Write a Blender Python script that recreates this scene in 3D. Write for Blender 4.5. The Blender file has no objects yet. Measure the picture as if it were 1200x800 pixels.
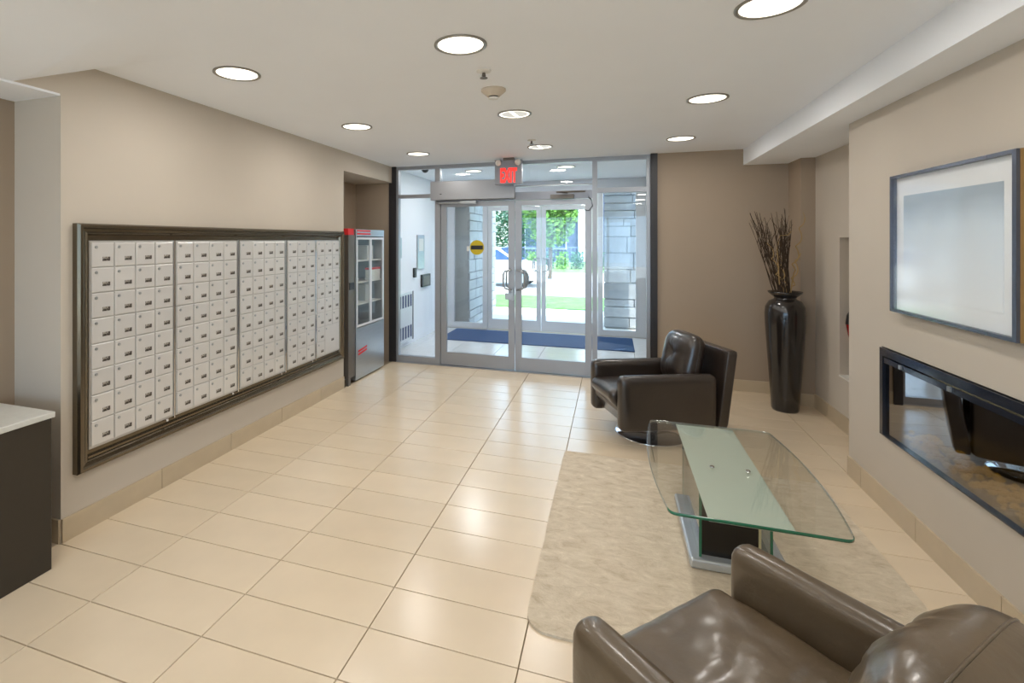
import bpy, bmesh, math, random
from mathutils import Vector, Matrix, noise
R = random.Random(7)
S = bpy.context.scene
C = S.collection
PI = math.pi
# ------------------------------------------------------------------ camera
YAW = math.atan(198/590.)
cam = bpy.data.objects.new('camera', bpy.data.cameras.new('camera')); C.objects.link(cam)
cam.location = (0, 0, 1.6); cam.rotation_euler = (PI/2, 0, YAW)
cam.data.sensor_width = 36; cam.data.sensor_fit = 'HORIZONTAL'; cam.data.lens = 590/1200*36
cam.data.shift_x = 80/1200; cam.data.shift_y = -119/1200
cam.data.clip_start = 0.03; cam.data.clip_end = 300
S.camera = cam
# ------------------------------------------------------------------ world, sun, exposure
w = bpy.data.worlds.new('sky'); S.world = w; w.use_nodes = True
bg = w.node_tree.nodes['Background']; bg.inputs[0].default_value = (.52, .74, 1.0, 1); bg.inputs[1].default_value = 3.9
sl = bpy.data.lights.new('sun', 'SUN'); sl.energy = 6.5; sl.angle = .01; sl.color = (1, .97, .9)
so = bpy.data.objects.new('sun', sl); C.objects.link(so); so.rotation_euler = (math.radians(20), math.radians(16), 0)
def portal(x, y, z, sx, sz, rx):        # sky portals in the two glazed openings
    l = bpy.data.lights.new('sky_portal', 'AREA'); l.shape = 'RECTANGLE'; l.size = sx; l.size_y = sz; l.cycles.is_portal = True
    o = bpy.data.objects.new('sky_portal', l); C.objects.link(o); o.location = (x, y, z); o.rotation_euler = (rx, 0, 0)
portal(-1.2, 8.98, 1.25, 3.4, 2.4, -PI/2)
portal(-.8, -3.85, 1.3, 3.8, 2.1, PI/2)
S.view_settings.view_transform = 'Standard'; S.view_settings.look = 'None'
S.view_settings.exposure = 0.42; S.view_settings.gamma = 1.0
LAMP_W = 4.6            # each ceiling downlight, watts
CEIL = 2.56

# ------------------------------------------------------------------ materials
def lin(c):
    return tuple(((v/255)/12.92 if v/255 <= .04045 else ((v/255+.055)/1.055)**2.4) for v in c) + (1,)
MATS = {}
def mat(name, rgb, rough=.5, metal=0, spec=.5, emit=None, es=0, var=0, vscale=8, bump=0, bscale=60, coat=0, objvar=0, stretch=None):
    if name in MATS: return MATS[name]
    m = bpy.data.materials.new(name); m.use_nodes = True; nt = m.node_tree; N = nt.nodes; L = nt.links
    b = N['Principled BSDF']; col = lin(rgb)
    b.inputs['Base Color'].default_value = col; b.inputs['Roughness'].default_value = rough
    b.inputs['Metallic'].default_value = metal; b.inputs['Specular IOR Level'].default_value = spec
    b.inputs['Coat Weight'].default_value = coat; b.inputs['Coat Roughness'].default_value = .15
    tc = N.new('ShaderNodeTexCoord'); mp = N.new('ShaderNodeMapping'); L.new(tc.outputs['Object'], mp.inputs[0])
    if stretch: mp.inputs['Scale'].default_value = stretch
    if var or objvar:
        nz = N.new('ShaderNodeTexNoise'); nz.inputs['Scale'].default_value = vscale; nz.inputs['Detail'].default_value = 5
        L.new(mp.outputs[0], nz.inputs['Vector'])
        r = N.new('ShaderNodeMapRange'); r.inputs[1].default_value = .3; r.inputs[2].default_value = .7
        r.inputs[3].default_value = 1-var; r.inputs[4].default_value = 1+var
        L.new(nz.outputs[0], r.inputs[0])
        oi = N.new('ShaderNodeObjectInfo'); r2 = N.new('ShaderNodeMapRange')
        r2.inputs[3].default_value = 1-objvar; r2.inputs[4].default_value = 1+objvar; L.new(oi.outputs['Random'], r2.inputs[0])
        mu = N.new('ShaderNodeMath'); mu.operation = 'MULTIPLY'; L.new(r.outputs[0], mu.inputs[0]); L.new(r2.outputs[0], mu.inputs[1])
        vm = N.new('ShaderNodeVectorMath'); vm.operation = 'SCALE'; vm.inputs[0].default_value = col[:3]; L.new(mu.outputs[0], vm.inputs['Scale'])
        L.new(vm.outputs[0], b.inputs['Base Color'])
    if bump:
        nb = N.new('ShaderNodeTexNoise'); nb.inputs['Scale'].default_value = bscale; nb.inputs['Detail'].default_value = 6
        L.new(mp.outputs[0], nb.inputs['Vector'])
        bp = N.new('ShaderNodeBump'); bp.inputs['Strength'].default_value = bump; bp.inputs['Distance'].default_value = .01
        L.new(nb.outputs[0], bp.inputs['Height']); L.new(bp.outputs[0], b.inputs['Normal'])
    if emit:
        b.inputs['Emission Color'].default_value = lin(emit); b.inputs['Emission Strength'].default_value = es
    MATS[name] = m; return m
def glassmat(name, tint=(1, 1, 1), base=.04, refl=1.0, rough=0.0):
    m = bpy.data.materials.new(name); m.use_nodes = True; nt = m.node_tree; N = nt.nodes; L = nt.links
    N.remove(N['Principled BSDF']); out = N['Material Output']
    tr = N.new('ShaderNodeBsdfTransparent'); tr.inputs[0].default_value = (*tint, 1)
    gl = N.new('ShaderNodeBsdfGlossy'); gl.inputs['Roughness'].default_value = rough
    lw = N.new('ShaderNodeLayerWeight'); lw.inputs[0].default_value = .5
    pw = N.new('ShaderNodeMath'); pw.operation = 'POWER'; pw.inputs[1].default_value = 4.5; L.new(lw.outputs['Facing'], pw.inputs[0])
    ma = N.new('ShaderNodeMath'); ma.operation = 'MULTIPLY_ADD'; ma.inputs[1].default_value = (1-base)*refl; ma.inputs[2].default_value = base
    L.new(pw.outputs[0], ma.inputs[0])
    mx = N.new('ShaderNodeMixShader'); L.new(ma.outputs[0], mx.inputs[0]); L.new(tr.outputs[0], mx.inputs[1]); L.new(gl.outputs[0], mx.inputs[2])
    L.new(mx.outputs[0], out.inputs[0]); MATS[name] = m; return m

WALL = mat('wall_paint', (197, 187, 173), .75, var=.012, vscale=3, bump=.03, bscale=200)
TAN = mat('tan_wall_paint', (164, 147, 128), .75, var=.012, vscale=3, bump=.03, bscale=200)
CEILM = mat('ceiling_paint', (244, 247, 252), .85, var=.01, vscale=2)
TILE = mat('cream_porcelain', (222, 203, 175), .24, spec=1.0, var=.03, vscale=4, objvar=.02, bump=.015, bscale=5)
BTILE = mat('skirting_porcelain', (192, 175, 148), .3, var=.05, vscale=6, objvar=.025)
GROUT = mat('grout', (158, 143, 120), .9)
VTILE = mat('vestibule_porcelain', (222, 222, 222), .15, var=.02, vscale=4, objvar=.02)
ALU = mat('aluminium', (160, 161, 164), .38, metal=.55, var=.02, vscale=5)
ALUD = mat('aluminium_shade', (140, 141, 146), .4, metal=.6)
VALU = mat('pale_aluminium', (218, 220, 224), .4, metal=.2)
DARKF = mat('dark_bronze_post', (40, 37, 38), .45)
CHROME = mat('chrome', (225, 226, 230), .06, metal=1)
STEEL = mat('brushed_steel', (178, 182, 184), .28, metal=.75, var=.04, vscale=6, stretch=(1, 1, 12))
DSTEEL = mat('dull_grey_steel', (108, 102, 94), .4, metal=.4)
BRONZE = mat('dark_bronze', (112, 102, 86), .2, metal=.8, var=.05, vscale=4, stretch=(1, 1, 1))
MDOOR = mat('mailbox_enamel', (216, 214, 211), .3, metal=.25, objvar=.03, var=.015, vscale=8)
MRIM = mat('mailbox_panel', (196, 195, 192), .3, metal=.5)
LABEL = mat('number_label', (80, 72, 64), .4)
def labelmat(m):            # worn pale figures on the dark plate, too small to read
    nt = m.node_tree; N = nt.nodes; L = nt.links; tc = N.new('ShaderNodeTexCoord'); sp = N.new('ShaderNodeMapping'); sp.inputs['Scale'].default_value = (1, 1, .5)
    vo = N.new('ShaderNodeTexNoise'); vo.inputs['Scale'].default_value = 190; L.new(tc.outputs['Object'], sp.inputs[0]); L.new(sp.outputs[0], vo.inputs['Vector'])
    cr = N.new('ShaderNodeValToRGB'); cr.color_ramp.elements[0].position = .5; cr.color_ramp.elements[0].color = lin((58, 50, 44)); cr.color_ramp.elements[1].position = .6; cr.color_ramp.elements[1].color = lin((176, 170, 160))
    L.new(vo.outputs[0], cr.inputs[0]); L.new(cr.outputs[0], N['Principled BSDF'].inputs['Base Color'])
labelmat(LABEL)
LCH = mat('number_print', (190, 186, 178), .5)
LEATHER = mat('dark_leather', (43, 34, 28), .33, spec=.6, var=.15, vscale=5, bump=.12, bscale=45, coat=.5)
LEATHN = mat('brown_leather', (88, 74, 56), .30, spec=.6, var=.16, vscale=5, bump=.14, bscale=38, coat=.35)
BLACKW = mat('black_lacquer', (18, 16, 14), .2)
DESKW = mat('dark_laminate', (50, 43, 33), .5, var=.05, vscale=12)
STONE = mat('pale_worktop', (204, 203, 196), .35, var=.04, vscale=30)
VASEM = mat('dark_ceramic', (32, 27, 24), .2, coat=.5)
TWIG = mat('dark_twig', (66, 50, 34), .8, var=.2, vscale=20, objvar=.3)
TWIGL = mat('pale_twig', (172, 142, 92), .7, objvar=.1)
REDM = mat('red_print', (214, 38, 40), .5)
REDC = mat('red_glaze', (150, 30, 28), .15, coat=.5)
WHITE = mat('white_plastic', (226, 222, 214), .4)
BEIGEP = mat('beige_plastic', (205, 192, 174), .5)
BLACKP = mat('black_plastic', (26, 26, 28), .35)
NAVY = mat('navy_carpet', (36, 72, 116), .95, var=.12, vscale=60, bump=.3, bscale=300)
LENS = mat('lamp_glow', (255, 250, 235), .5, emit=(255, 248, 232), es=1.7)
REFLG = mat('dim_diffuser', (190, 190, 190), .5, emit=(250, 248, 240), es=.35)
REFLR = mat('lamp_reflector', (235, 232, 222), .25, metal=.3)
TRIMR = mat('lamp_trim', (150, 146, 138), .35, metal=.4)
PALEG = glassmat('pale_glass_edge', (.92, .97, .95), .25, 1.0)
SATIN = mat('satin_steel', (206, 214, 222), .25, metal=.6)
GREENG = mat('green_glass_edge', (22, 108, 78), .08, coat=.6, emit=(24, 120, 84), es=.0)
FROST = mat('frosted_glass', (196, 206, 194), .22, spec=.5, var=.01, vscale=3)
GRASS = mat('grass', (98, 150, 72), .9, var=.3, vscale=3, bump=.4, bscale=40)
PAVE = mat('concrete', (226, 220, 210), .9, var=.04, vscale=2)
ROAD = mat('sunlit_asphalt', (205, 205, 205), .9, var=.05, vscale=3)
LEAF = mat('leaf', (112, 160, 62), .6, objvar=.1, var=.25, vscale=3)
LEAFD = mat('dark_leaf', (50, 108, 78), .6, var=.25, vscale=3)
BARK = mat('bark', (92, 76, 60), .9, var=.2, vscale=20)
STONEW = mat('grey_stone', (170, 170, 171), .85, var=.08, vscale=7, objvar=.07, bump=.4, bscale=14)
MORTAR = mat('mortar', (176, 176, 175), .95)
FACADE = mat('blue_grey_brick', (72, 82, 118), .9, var=.08, vscale=1)
WINM = mat('far_window', (60, 90, 130), .1, metal=.4)
CAR = mat('white_car_paint', (236, 230, 228), .2, coat=.6)
TYRE = mat('tyre', (28, 28, 30), .8)
GLASS = glassmat('clear_glass', (.965, .98, .98), .035, .9)
TGLASS = glassmat('table_glass', (.975, .99, .98), .05, 1.0)
PICG = glassmat('picture_glass', (1, 1, 1), .05, 1.0, .12)
FIREG = glassmat('fireplace_glass', (.62, .58, .55), .34, 1.0)

# rug has its own pattern; picture print has the glass reflection painted in
def rugmat():
    m = mat('rug_pile', (208, 192, 164), .95, bump=.5, bscale=120); nt = m.node_tree; N = nt.nodes; L = nt.links
    tc = N.new('ShaderNodeTexCoord'); mp = N.new('ShaderNodeMapping'); mp.inputs['Scale'].default_value = (1.1, 2.2, 1); L.new(tc.outputs['Object'], mp.inputs[0])
    n1 = N.new('ShaderNodeTexNoise'); n1.inputs['Scale'].default_value = 9; n1.inputs['Detail'].default_value = 9; n1.inputs['Roughness'].default_value = .75; n1.inputs['Distortion'].default_value = .6
    L.new(mp.outputs[0], n1.inputs['Vector'])
    cr = N.new('ShaderNodeValToRGB'); e = cr.color_ramp.elements
    e[0].position = .30; e[0].color = lin((180, 163, 138)); e[1].position = .74; e[1].color = lin((232, 219, 198))
    x = e.new(.47); x.color = lin((203, 188, 165)); x = e.new(.58); x.color = lin((212, 198, 176))
    L.new(n1.outputs[0], cr.inputs[0]); L.new(cr.outputs[0], N['Principled BSDF'].inputs['Base Color'])
    return m
RUG = rugmat()
def printmat():
    m = mat('print_reflection', (200, 216, 228), .6); nt = m.node_tree; N = nt.nodes; L = nt.links
    tc = N.new('ShaderNodeTexCoord'); sx = N.new('ShaderNodeSeparateXYZ'); L.new(tc.outputs['Generated'], sx.inputs[0])
    nz = N.new('ShaderNodeTexNoise'); nz.inputs['Scale'].default_value = 2.5; L.new(tc.outputs['Generated'], nz.inputs['Vector'])
    ad = N.new('ShaderNodeMath'); ad.operation = 'MULTIPLY_ADD'; ad.inputs[1].default_value = .18; L.new(nz.outputs[0], ad.inputs[0]); L.new(sx.outputs['Z'], ad.inputs[2])
    cr = N.new('ShaderNodeValToRGB'); e = cr.color_ramp.elements
    e[0].position = .1; e[0].color = lin((248, 252, 254)); e[1].position = 1.08; e[1].color = lin((176, 192, 204))
    e.new(.75).color = lin((222, 234, 243))
    L.new(ad.outputs[0], cr.inputs[0]); L.new(cr.outputs[0], N['Principled BSDF'].inputs['Base Color']); return m
PRINT = printmat()

# ------------------------------------------------------------------ mesh helpers
def box(bm, x0, x1, y0, y1, z0, z1):
    v = [bm.verts.new(p) for p in ((x0,y0,z0),(x1,y0,z0),(x1,y1,z0),(x0,y1,z0),(x0,y0,z1),(x1,y0,z1),(x1,y1,z1),(x0,y1,z1))]
    for f in ((3,2,1,0),(4,5,6,7),(0,1,5,4),(1,2,6,5),(2,3,7,6),(3,0,4,7)): bm.faces.new([v[i] for i in f])
    return v
def boxes(*bs):
    bm = bmesh.new()
    for b in bs: box(bm, *b)
    return bm
def bbox(x0, x1, y0, y1, z0, z1, bev=.01, seg=3):
    bm = bmesh.new(); box(bm, x0, x1, y0, y1, z0, z1)
    bmesh.ops.bevel(bm, geom=bm.edges[:], offset=bev, segments=seg, profile=.5, affect='EDGES'); return bm
def tube(bm, pts, r, n=8, r1=None, cap=True, twist=0):
    pts = [Vector(p) for p in pts]; rings = []; up = Vector((0, 0, 1))
    for i, p in enumerate(pts):
        d = (pts[min(i+1, len(pts)-1)] - pts[max(i-1, 0)]).normalized()
        a = d.cross(up if abs(d.dot(up)) < .95 else Vector((0, 1, 0))).normalized(); b = d.cross(a)
        rr = r if r1 is None else r + (r1-r)*i/(len(pts)-1)
        rings.append([bm.verts.new(p + a*rr*math.cos(2*PI*k/n) + b*rr*math.sin(2*PI*k/n)) for k in range(n)])
    for A, B in zip(rings, rings[1:]):
        for k in range(n): bm.faces.new((A[k], A[(k+1) % n], B[(k+1) % n], B[k]))
    if cap: bm.faces.new(rings[0][::-1]); bm.faces.new(rings[-1])
def lathe(prof, n=32, o=(0, 0, 0)):
    bm = bmesh.new(); rings = []
    for r, z in prof:
        if r < 1e-5: rings.append([bm.verts.new((o[0], o[1], o[2]+z))])
        else: rings.append([bm.verts.new((o[0]+r*math.cos(2*PI*k/n), o[1]+r*math.sin(2*PI*k/n), o[2]+z)) for k in range(n)])
    for A, B in zip(rings, rings[1:]):
        for k in range(n):
            a, b = A[k % len(A)], A[(k+1) % len(A)]; c, d = B[(k+1) % len(B)], B[k % len(B)]
            vs = []
            for v in (a, b, c, d):
                if v not in vs: vs.append(v)
            if len(vs) > 2: bm.faces.new(vs)
    bmesh.ops.recalc_face_normals(bm, faces=bm.faces); return bm
def prism(pts, axis, a, b):
    """extrude polygon given as 2-D points along axis ('x','y','z') from a to b"""
    bm = bmesh.new()
    f = {'x': lambda p, t: (t, p[0], p[1]), 'y': lambda p, t: (p[0], t, p[1]), 'z': lambda p, t: (p[0], p[1], t)}[axis]
    A = [bm.verts.new(f(p, a)) for p in pts]; B = [bm.verts.new(f(p, b)) for p in pts]; n = len(pts)
    bm.faces.new(A[::-1]); bm.faces.new(B)
    for i in range(n): bm.faces.new((A[i], A[(i+1) % n], B[(i+1) % n], B[i]))
    bmesh.ops.recalc_face_normals(bm, faces=bm.faces); return bm
def obj(name, bm, m, parent=None, smooth=False, loc=None, root=None):
    """root: bm was written in world coordinates, root is the thing's Empty (unrotated)"""
    if root is not None: bmesh.ops.translate(bm, verts=bm.verts, vec=-root.location)
    me = bpy.data.meshes.new(name); bm.to_mesh(me); bm.free(); me.materials.append(m)
    if smooth:
        me.polygons.foreach_set('use_smooth', [True]*len(me.polygons))
    o = bpy.data.objects.new(name, me); C.objects.link(o); o.parent = parent
    if smooth == 'w':
        md = o.modifiers.new('wn', 'WEIGHTED_NORMAL'); md.keep_sharp = True
    if loc: o.location = loc
    return o
def tag(o, label, cat, group=None, kind=None):
    o['label'] = label; o['category'] = cat
    if group: o['group'] = group
    if kind: o['kind'] = kind
    return o
def thing(name, label, cat, loc=(0, 0, 0), rz=0, group=None, kind=None):
    o = bpy.data.objects.new(name, None); C.objects.link(o); o.empty_display_size = .1
    o.location = loc; o.rotation_euler = (0, 0, rz); return tag(o, label, cat, group, kind)
def inst(src, loc, parent, name=None):
    o = src.copy(); C.objects.link(o); o.parent = parent; o.location = loc; return o
def struct(name, bm, m, label, cat):
    o = obj(name, bm, m); tag(o, label, cat, kind='structure'); return o
def tile_mesh(w, d, h, c=.0025):
    bm = bmesh.new()
    lo = [bm.verts.new(p) for p in ((-w/2,-d/2,0),(w/2,-d/2,0),(w/2,d/2,0),(-w/2,d/2,0))]
    mi = [bm.verts.new((v.co.x, v.co.y, h-c)) for v in lo]
    hi = [bm.verts.new((v.co.x - math.copysign(c, v.co.x), v.co.y - math.copysign(c, v.co.y), h)) for v in lo]
    for A, B in ((lo, mi), (mi, hi)):
        for i in range(4): bm.faces.new((A[i], A[(i+1) % 4], B[(i+1) % 4], B[i]))
    bm.faces.new(hi); return bm

# ================================================================== SETTING
G = .0022      # half joint
WL, WLN, WR, WRF = -2.76, -3.12, 1.53, 1.84    # left wall, left recess wall, right wall, right wall far stretch
YS = 6.10; YO = 8.85; YB = -3.6
# --- floor: slab with tiles as parts
floor = struct('floor', boxes((-3.6, 2.1, YB, 6.1, -.15, -.012)), GROUT, 'cream stone-look tiled lobby floor', 'floor')
cols = [-3.436+.6203*k for k in range(0, 10)]
cache = {}
def add_tiles(parent, x0, x1, y0, y1, xl, yl, m):
    for xa, xb in zip(xl, xl[1:]):
        for ya, yb in zip(yl, yl[1:]):
            a, b, c, d = max(xa, x0), min(xb, x1), max(ya, y0), min(yb, y1)
            if b-a < .03 or d-c < .02: continue
            key = (round(b-a, 3), round(d-c, 3), m.name)
            if key not in cache:
                cache[key] = obj('tile', tile_mesh(b-a-2*G, d-c-2*G, .012, .0012), m, parent, loc=((a+b)/2, (c+d)/2, -.012))
            else: inst(cache[key], ((a+b)/2, (c+d)/2, -.012), parent)
rows = [1.872+.256*k for k in range(-9, 18)]
add_tiles(floor, WLN, WL, -.45, 1.872, cols, rows, TILE)
add_tiles(floor, WL, 1.95, -.45, 6.075, cols, rows, TILE)
rear = obj('rear_floor_tiles', boxes((-3.6, 2.1, YB, -.44, -.012, 0)), TILE, floor)
vfl = struct('floor_vestibule', boxes((-3.1, .75, 6.1, 9.0, -.15, -.012)), GROUT, 'pale tiled floor of the glazed entrance vestibule', 'floor')
cache.clear()
add_tiles(vfl, -2.97, .52, 6.16, 8.82, [-3.436+.6203*k for k in range(8)], [6.224+.512*k for k in range(-1, 6)], VTILE)
obj('threshold_strip', boxes((-2.7, .4, 6.06, 6.17, -.012, .004)), ALU, vfl)

# --- ceiling: slab that comes down at the left corner by the desk
def ceiling_z(x, y):
    t = min(max((2.06-y)/.41, 0), 1); s = min(max((-1.9-x)/.84, 0), 1); s = s*s*(3-2*s)
    return CEIL - .19*t*s
bm = bmesh.new()
xs = [-3.6, -2.95, WL, -2.6, -2.45, -2.3, -2.2, -2.05, -1.9, -1.88, -1, 0, 1.31]; ys = [YB, 0, 1.0, 1.64, 1.65, 1.75, 1.85, 1.95, 2.06, 2.08, 3, 4.5, 6.06]
g = [[bm.verts.new((x, y, ceiling_z(x, y))) for y in ys] for x in xs]
for i in range(len(xs)-1):
    for j in range(len(ys)-1): bm.faces.new((g[i][j], g[i][j+1], g[i+1][j+1], g[i+1][j]))
ceiling = struct('ceiling', bm, CEILM, 'plain off-white lobby ceiling with round recessed lamps', 'ceiling')
obj('roof_slab', boxes((-3.9, 2.4, YB-.2, 6.10, 2.66, 2.9)), CEILM, ceiling)  # unseen slab over the ceiling, stops light leaking in
struct('ceiling_vestibule', boxes((-3.2, .8, 6.10, 9.0, 2.62, 2.9)), CEILM, 'white ceiling of the entrance vestibule', 'ceiling')
struct('trim_6', boxes((-3.5, 1.0, 9.0, 9.72, 2.62, 2.9)), CEILM, 'white canopy added over the outer doors to shade the stone', 'canopy')  # unseen slab added to keep the sun off the stone pillar
struct('trim_1', boxes((1.31, 2.3, YB, 6.30, 2.39, 2.66)), CEILM, 'white dropped ceiling bulkhead running along the right wall', 'bulkhead')

ceiling.data.polygons.foreach_set('use_smooth', [True]*len(ceiling.data.polygons))
# --- walls
wl = struct('wall_left', boxes((-3.3, WL, 1.875, 4.82, -.02, CEIL+.1)), WALL, 'beige wall that carries the mailboxes', 'wall')
obj('alcove_header', boxes((-3.4, WL, 4.82, 6.10, 2.35, CEIL+.1)), WALL, wl)
obj('alcove_back', boxes((-3.45, -3.30, 4.70, 6.10, -.02, CEIL)), TAN, wl)
obj('alcove_return', boxes((-3.45, -2.80, 6.09, 6.25, -.02, CEIL+.1)), TAN, wl)
struct('wall_left_near', boxes((-3.4, WLN, YB, 1.88, -.02, CEIL+.1)), TAN, 'beige wall behind the dark desk at the left', 'wall')
struct('wall_back', boxes((.46, 1.74, YS-.04, 6.28, -.02, CEIL+.1), (1.72, 2.2, 5.70, 6.28, -.02, CEIL)), TAN, 'tan wall behind the tall vase, right of the entrance doors', 'wall')
struct('trim_5', boxes((WLN, WL, YB, 1.875, 2.372, CEIL+.09)), WALL, 'low header over the desk recess at the upper left', 'header')
obj('soffit', boxes((WLN, WL-.004, YB, 1.875, 2.36, 2.372)), CEILM, bpy.data.objects['trim_5'])
struct('wall_rear', boxes((-3.6, -2.7, YB-.2, YB, -.02, CEIL+.1), (1.1, 2.2, YB-.2, YB, -.02, CEIL+.1), (-2.7, 1.1, YB-.2, YB, -.02, .25), (-2.7, 1.1, YB-.2, YB, 2.35, CEIL+.1)), WALL, 'beige wall with a wide window behind the viewer', 'wall')
w3 = thing('window_3', 'wide window behind the viewer', 'window', (-.8, YB-.1, .25), kind='structure')
obj('frame', boxes((-2.7, -2.65, YB-.13, YB-.07, .25, 2.35), (1.05, 1.1, YB-.13, YB-.07, .25, 2.35), (-2.65, 1.05, YB-.13, YB-.07, .25, .30), (-2.65, 1.05, YB-.13, YB-.07, 2.30, 2.35), (-1.43, -1.38, YB-.13, YB-.07, .30, 2.30), (-.17, -.12, YB-.13, YB-.07, .30, 2.30)), ALU, w3, root=w3)
for a, b in ((-2.65, -1.43), (-1.38, -.17), (-.12, 1.05)): obj('pane', boxes((a, b, YB-.103, YB-.097, .30, 2.30)), GLASS, w3, root=w3)
struct('wall_right', boxes((WR, 2.2, YB, 2.35, -.02, 2.45), (WR, 2.2, 3.70, 4.14, -.02, 2.45), (WR, 2.2, 2.35, 3.70, -.02, .44), (WR, 2.2, 2.35, 3.70, .965, 2.45), (1.80, 2.2, 2.35, 3.7, .44, .965)),
       WALL, 'pale wall that carries the picture and the fireplace', 'wall')
nz0, nz1, ny0, ny1 = .44, 1.62, 4.42, 5.16
struct('wall_right_far', boxes((WRF, 2.2, 4.14, ny0, -.02, 2.45), (WRF, 2.2, ny1, 5.72, -.02, 2.45), (WRF, 2.2, ny0, ny1, -.02, nz0), (WRF, 2.2, ny0, ny1, nz1, 2.45), (2.08, 2.2, ny0, ny1, nz0, nz1)),
       WALL, 'set-back pale wall with a recessed niche, near the vase', 'wall')
struct('trim_2', boxes((WRF-.006, 2.08, ny0, ny1, nz0-.004, nz0+.01)), WHITE, 'white sill of the niche in the right wall', 'sill')
# --- skirtings made of tile strips
def skirting(name, a, b, h, n_, label, th=.011):
    """a->b along the wall foot, outward normal n_"""
    a, b = Vector(a), Vector(b); d = (b-a); L_ = d.length; d.normalize(); nrm = Vector(n_)
    ang = math.atan2(d.y, d.x)
    s = thing(name, label, 'skirting', (a.x, a.y, 0), kind='structure')
    k = 0.; first = None
    while k < L_-.01:
        l = min(.62, L_-k); mid = a+d*(k+l/2)+nrm*(th/2)
        bmx = bmesh.new(); box(bmx, -l/2+G, l/2-G, -th/2, th/2, 0, h)
        bmesh.ops.rotate(bmx, verts=bmx.verts, cent=(0, 0, 0), matrix=Matrix.Rotation(ang, 3, 'Z'))
        if first is None or l < .619: o = obj('tile', bmx, BTILE, s, loc=(mid.x-a.x, mid.y-a.y, 0)); first = first or o
        else: bmx.free(); inst(first, (mid.x-a.x, mid.y-a.y, 0), s)
        k += .62
    return s
skirting('baseboard_left', (WL, 1.875, 0), (WL, 4.82, 0), .125, (1, 0, 0), 'tan tile skirting below the mailboxes')
skirting('baseboard_left_near', (WLN, 1.875, 0), (WL, 1.875, 0), .125, (0, -1, 0), 'short tan tile skirting beside the dark desk')
skirting('baseboard_back', (.47, YS-.04, 0), (1.72, YS-.04, 0), .12, (0, -1, 0), 'tan tile skirting behind the armchair by the doors')
skirting('baseboard_back_return', (1.72, 5.70, 0), (WRF, 5.70, 0), .12, (0, -1, 0), 'short tan tile skirting right behind the vase')
skirting('baseboard_right', (WR, -.4, 0), (WR, 4.14, 0), .13, (-1, 0, 0), 'tan tile skirting below the fireplace')
skirting('baseboard_right_far', (WRF, 4.14, 0), (WRF, 5.70, 0), .13, (-1, 0, 0), 'tan tile skirting below the niche')

# ================================================================== STOREFRONT (inner)
def frame_bars(lst, y0, y1):
    return boxes(*[(a, b, y0, y1, c, d) for a, b, c, d in lst])
s1 = thing('window_1', 'silver aluminium inner storefront frame with glass sidelights and transoms', 'window frame', (-1.13, 6.12, 0), kind='structure')
Y0, Y1 = 6.085, 6.155
obj('frame', frame_bars([(-2.70, -2.67, 0, 2.558), (.36, .40, 0, 2.558), (-2.67, .36, 2.515, 2.558), (-2.67, -2.16, 0, .085), (-.17, .36, 0, .07),
    (-2.67, -2.16, 2.145, 2.19), (-.17, .36, 2.145, 2.20)], Y0, Y1), ALU, s1, root=s1)
obj('post', frame_bars([(-2.16, -2.09, 0, 2.52)], Y0-.005, Y1+.005), ALU, s1, root=s1)
obj('post', frame_bars([(-.225, -.17, 0, 2.52)], Y0-.005, Y1+.005), ALU, s1, root=s1)
obj('header', frame_bars([(-2.09, -.225, 2.085, 2.18)], Y0, Y1), ALUD, s1, root=s1)
obj('header_bar', frame_bars([(-2.09, -.225, 2.245, 2.262)], Y0+.01, Y1-.01), ALU, s1, root=s1)
for (a, b, c, d) in [(-2.67, -2.16, .085, 2.145), (-.17, .36, .07, 2.145), (-2.67, -2.16, 2.19, 2.515), (-.17, .36, 2.20, 2.515), (-2.09, -.225, 2.262, 2.515)]:
    obj('pane', boxes((a, b, 6.117, 6.123, c, d)), GLASS, s1, root=s1)
struct('trim_3', boxes((-2.80, -2.70, 6.07, 6.17, 0, 2.56)), DARKF, 'dark upright post at the left edge of the storefront', 'post')
struct('trim_4', boxes((.40, .47, 6.03, 6.17, 0, 2.56)), DARKF, 'dark upright post at the right edge of the storefront', 'post')
# automatic door operator box over the left leaf
t = thing('door_operator', 'long grey door operator box above the left inner door', 'door operator', (-1.65, 6.05, 2.13))
obj('housing', bbox(-2.19, -1.12, 5.99, 6.082, 2.10, 2.335, .006, 2), ALU, t, root=t)
bm = bmesh.new(); tube(bm, [(-2.13, 6.05, 2.095), (-2.1, 6.03, 2.065), (-1.75, 6.03, 2.065)], .012, 8); box(bm, -1.8, -1.6, 6.01, 6.06, 2.05, 2.085)
obj('arm', bm, STEEL, t, root=t)
obj('screw', lathe([(0, 0), (.012, .0), (.012, .008), (0, .008)], 12, (0, 0, 0)), BLACKP, t).location = Vector((-2.05, 5.988, 2.17))-t.location

def pull(bm, x, s, z, yf, dirn, hh=.24, out=.07):
    """C-shaped pull standing off a door face; dirn -1 toward the lobby"""
    pts = []; r = .04
    y0 = yf; y1 = yf+dirn*out
    def arc(cy, cz, a0, a1):
        return [(x+s*0, cy+r*math.cos(a)*1, cz+r*math.sin(a)) for a in [a0+(a1-a0)*k/4 for k in range(5)]]
    pts.append((x, y0, z+hh/2)); pts.append((x, y1-dirn*.02, z+hh/2)); pts.append((x+s*.02, y1, z+hh/2-.004))
    pts.append((x+s*.07, y1, z+hh/2-.02)); pts.append((x+s*.085, y1, z+hh/2-.05)); pts.append((x+s*.085, y1, z-hh/2+.05)); pts.append((x+s*.07, y1, z-hh/2+.02))
    pts.append((x+s*.02, y1, z-hh/2+.004)); pts.append((x, y1-dirn*.02, z-hh/2)); pts.append((x, y0, z-hh/2))
    tube(bm, pts, .011, 8)
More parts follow.
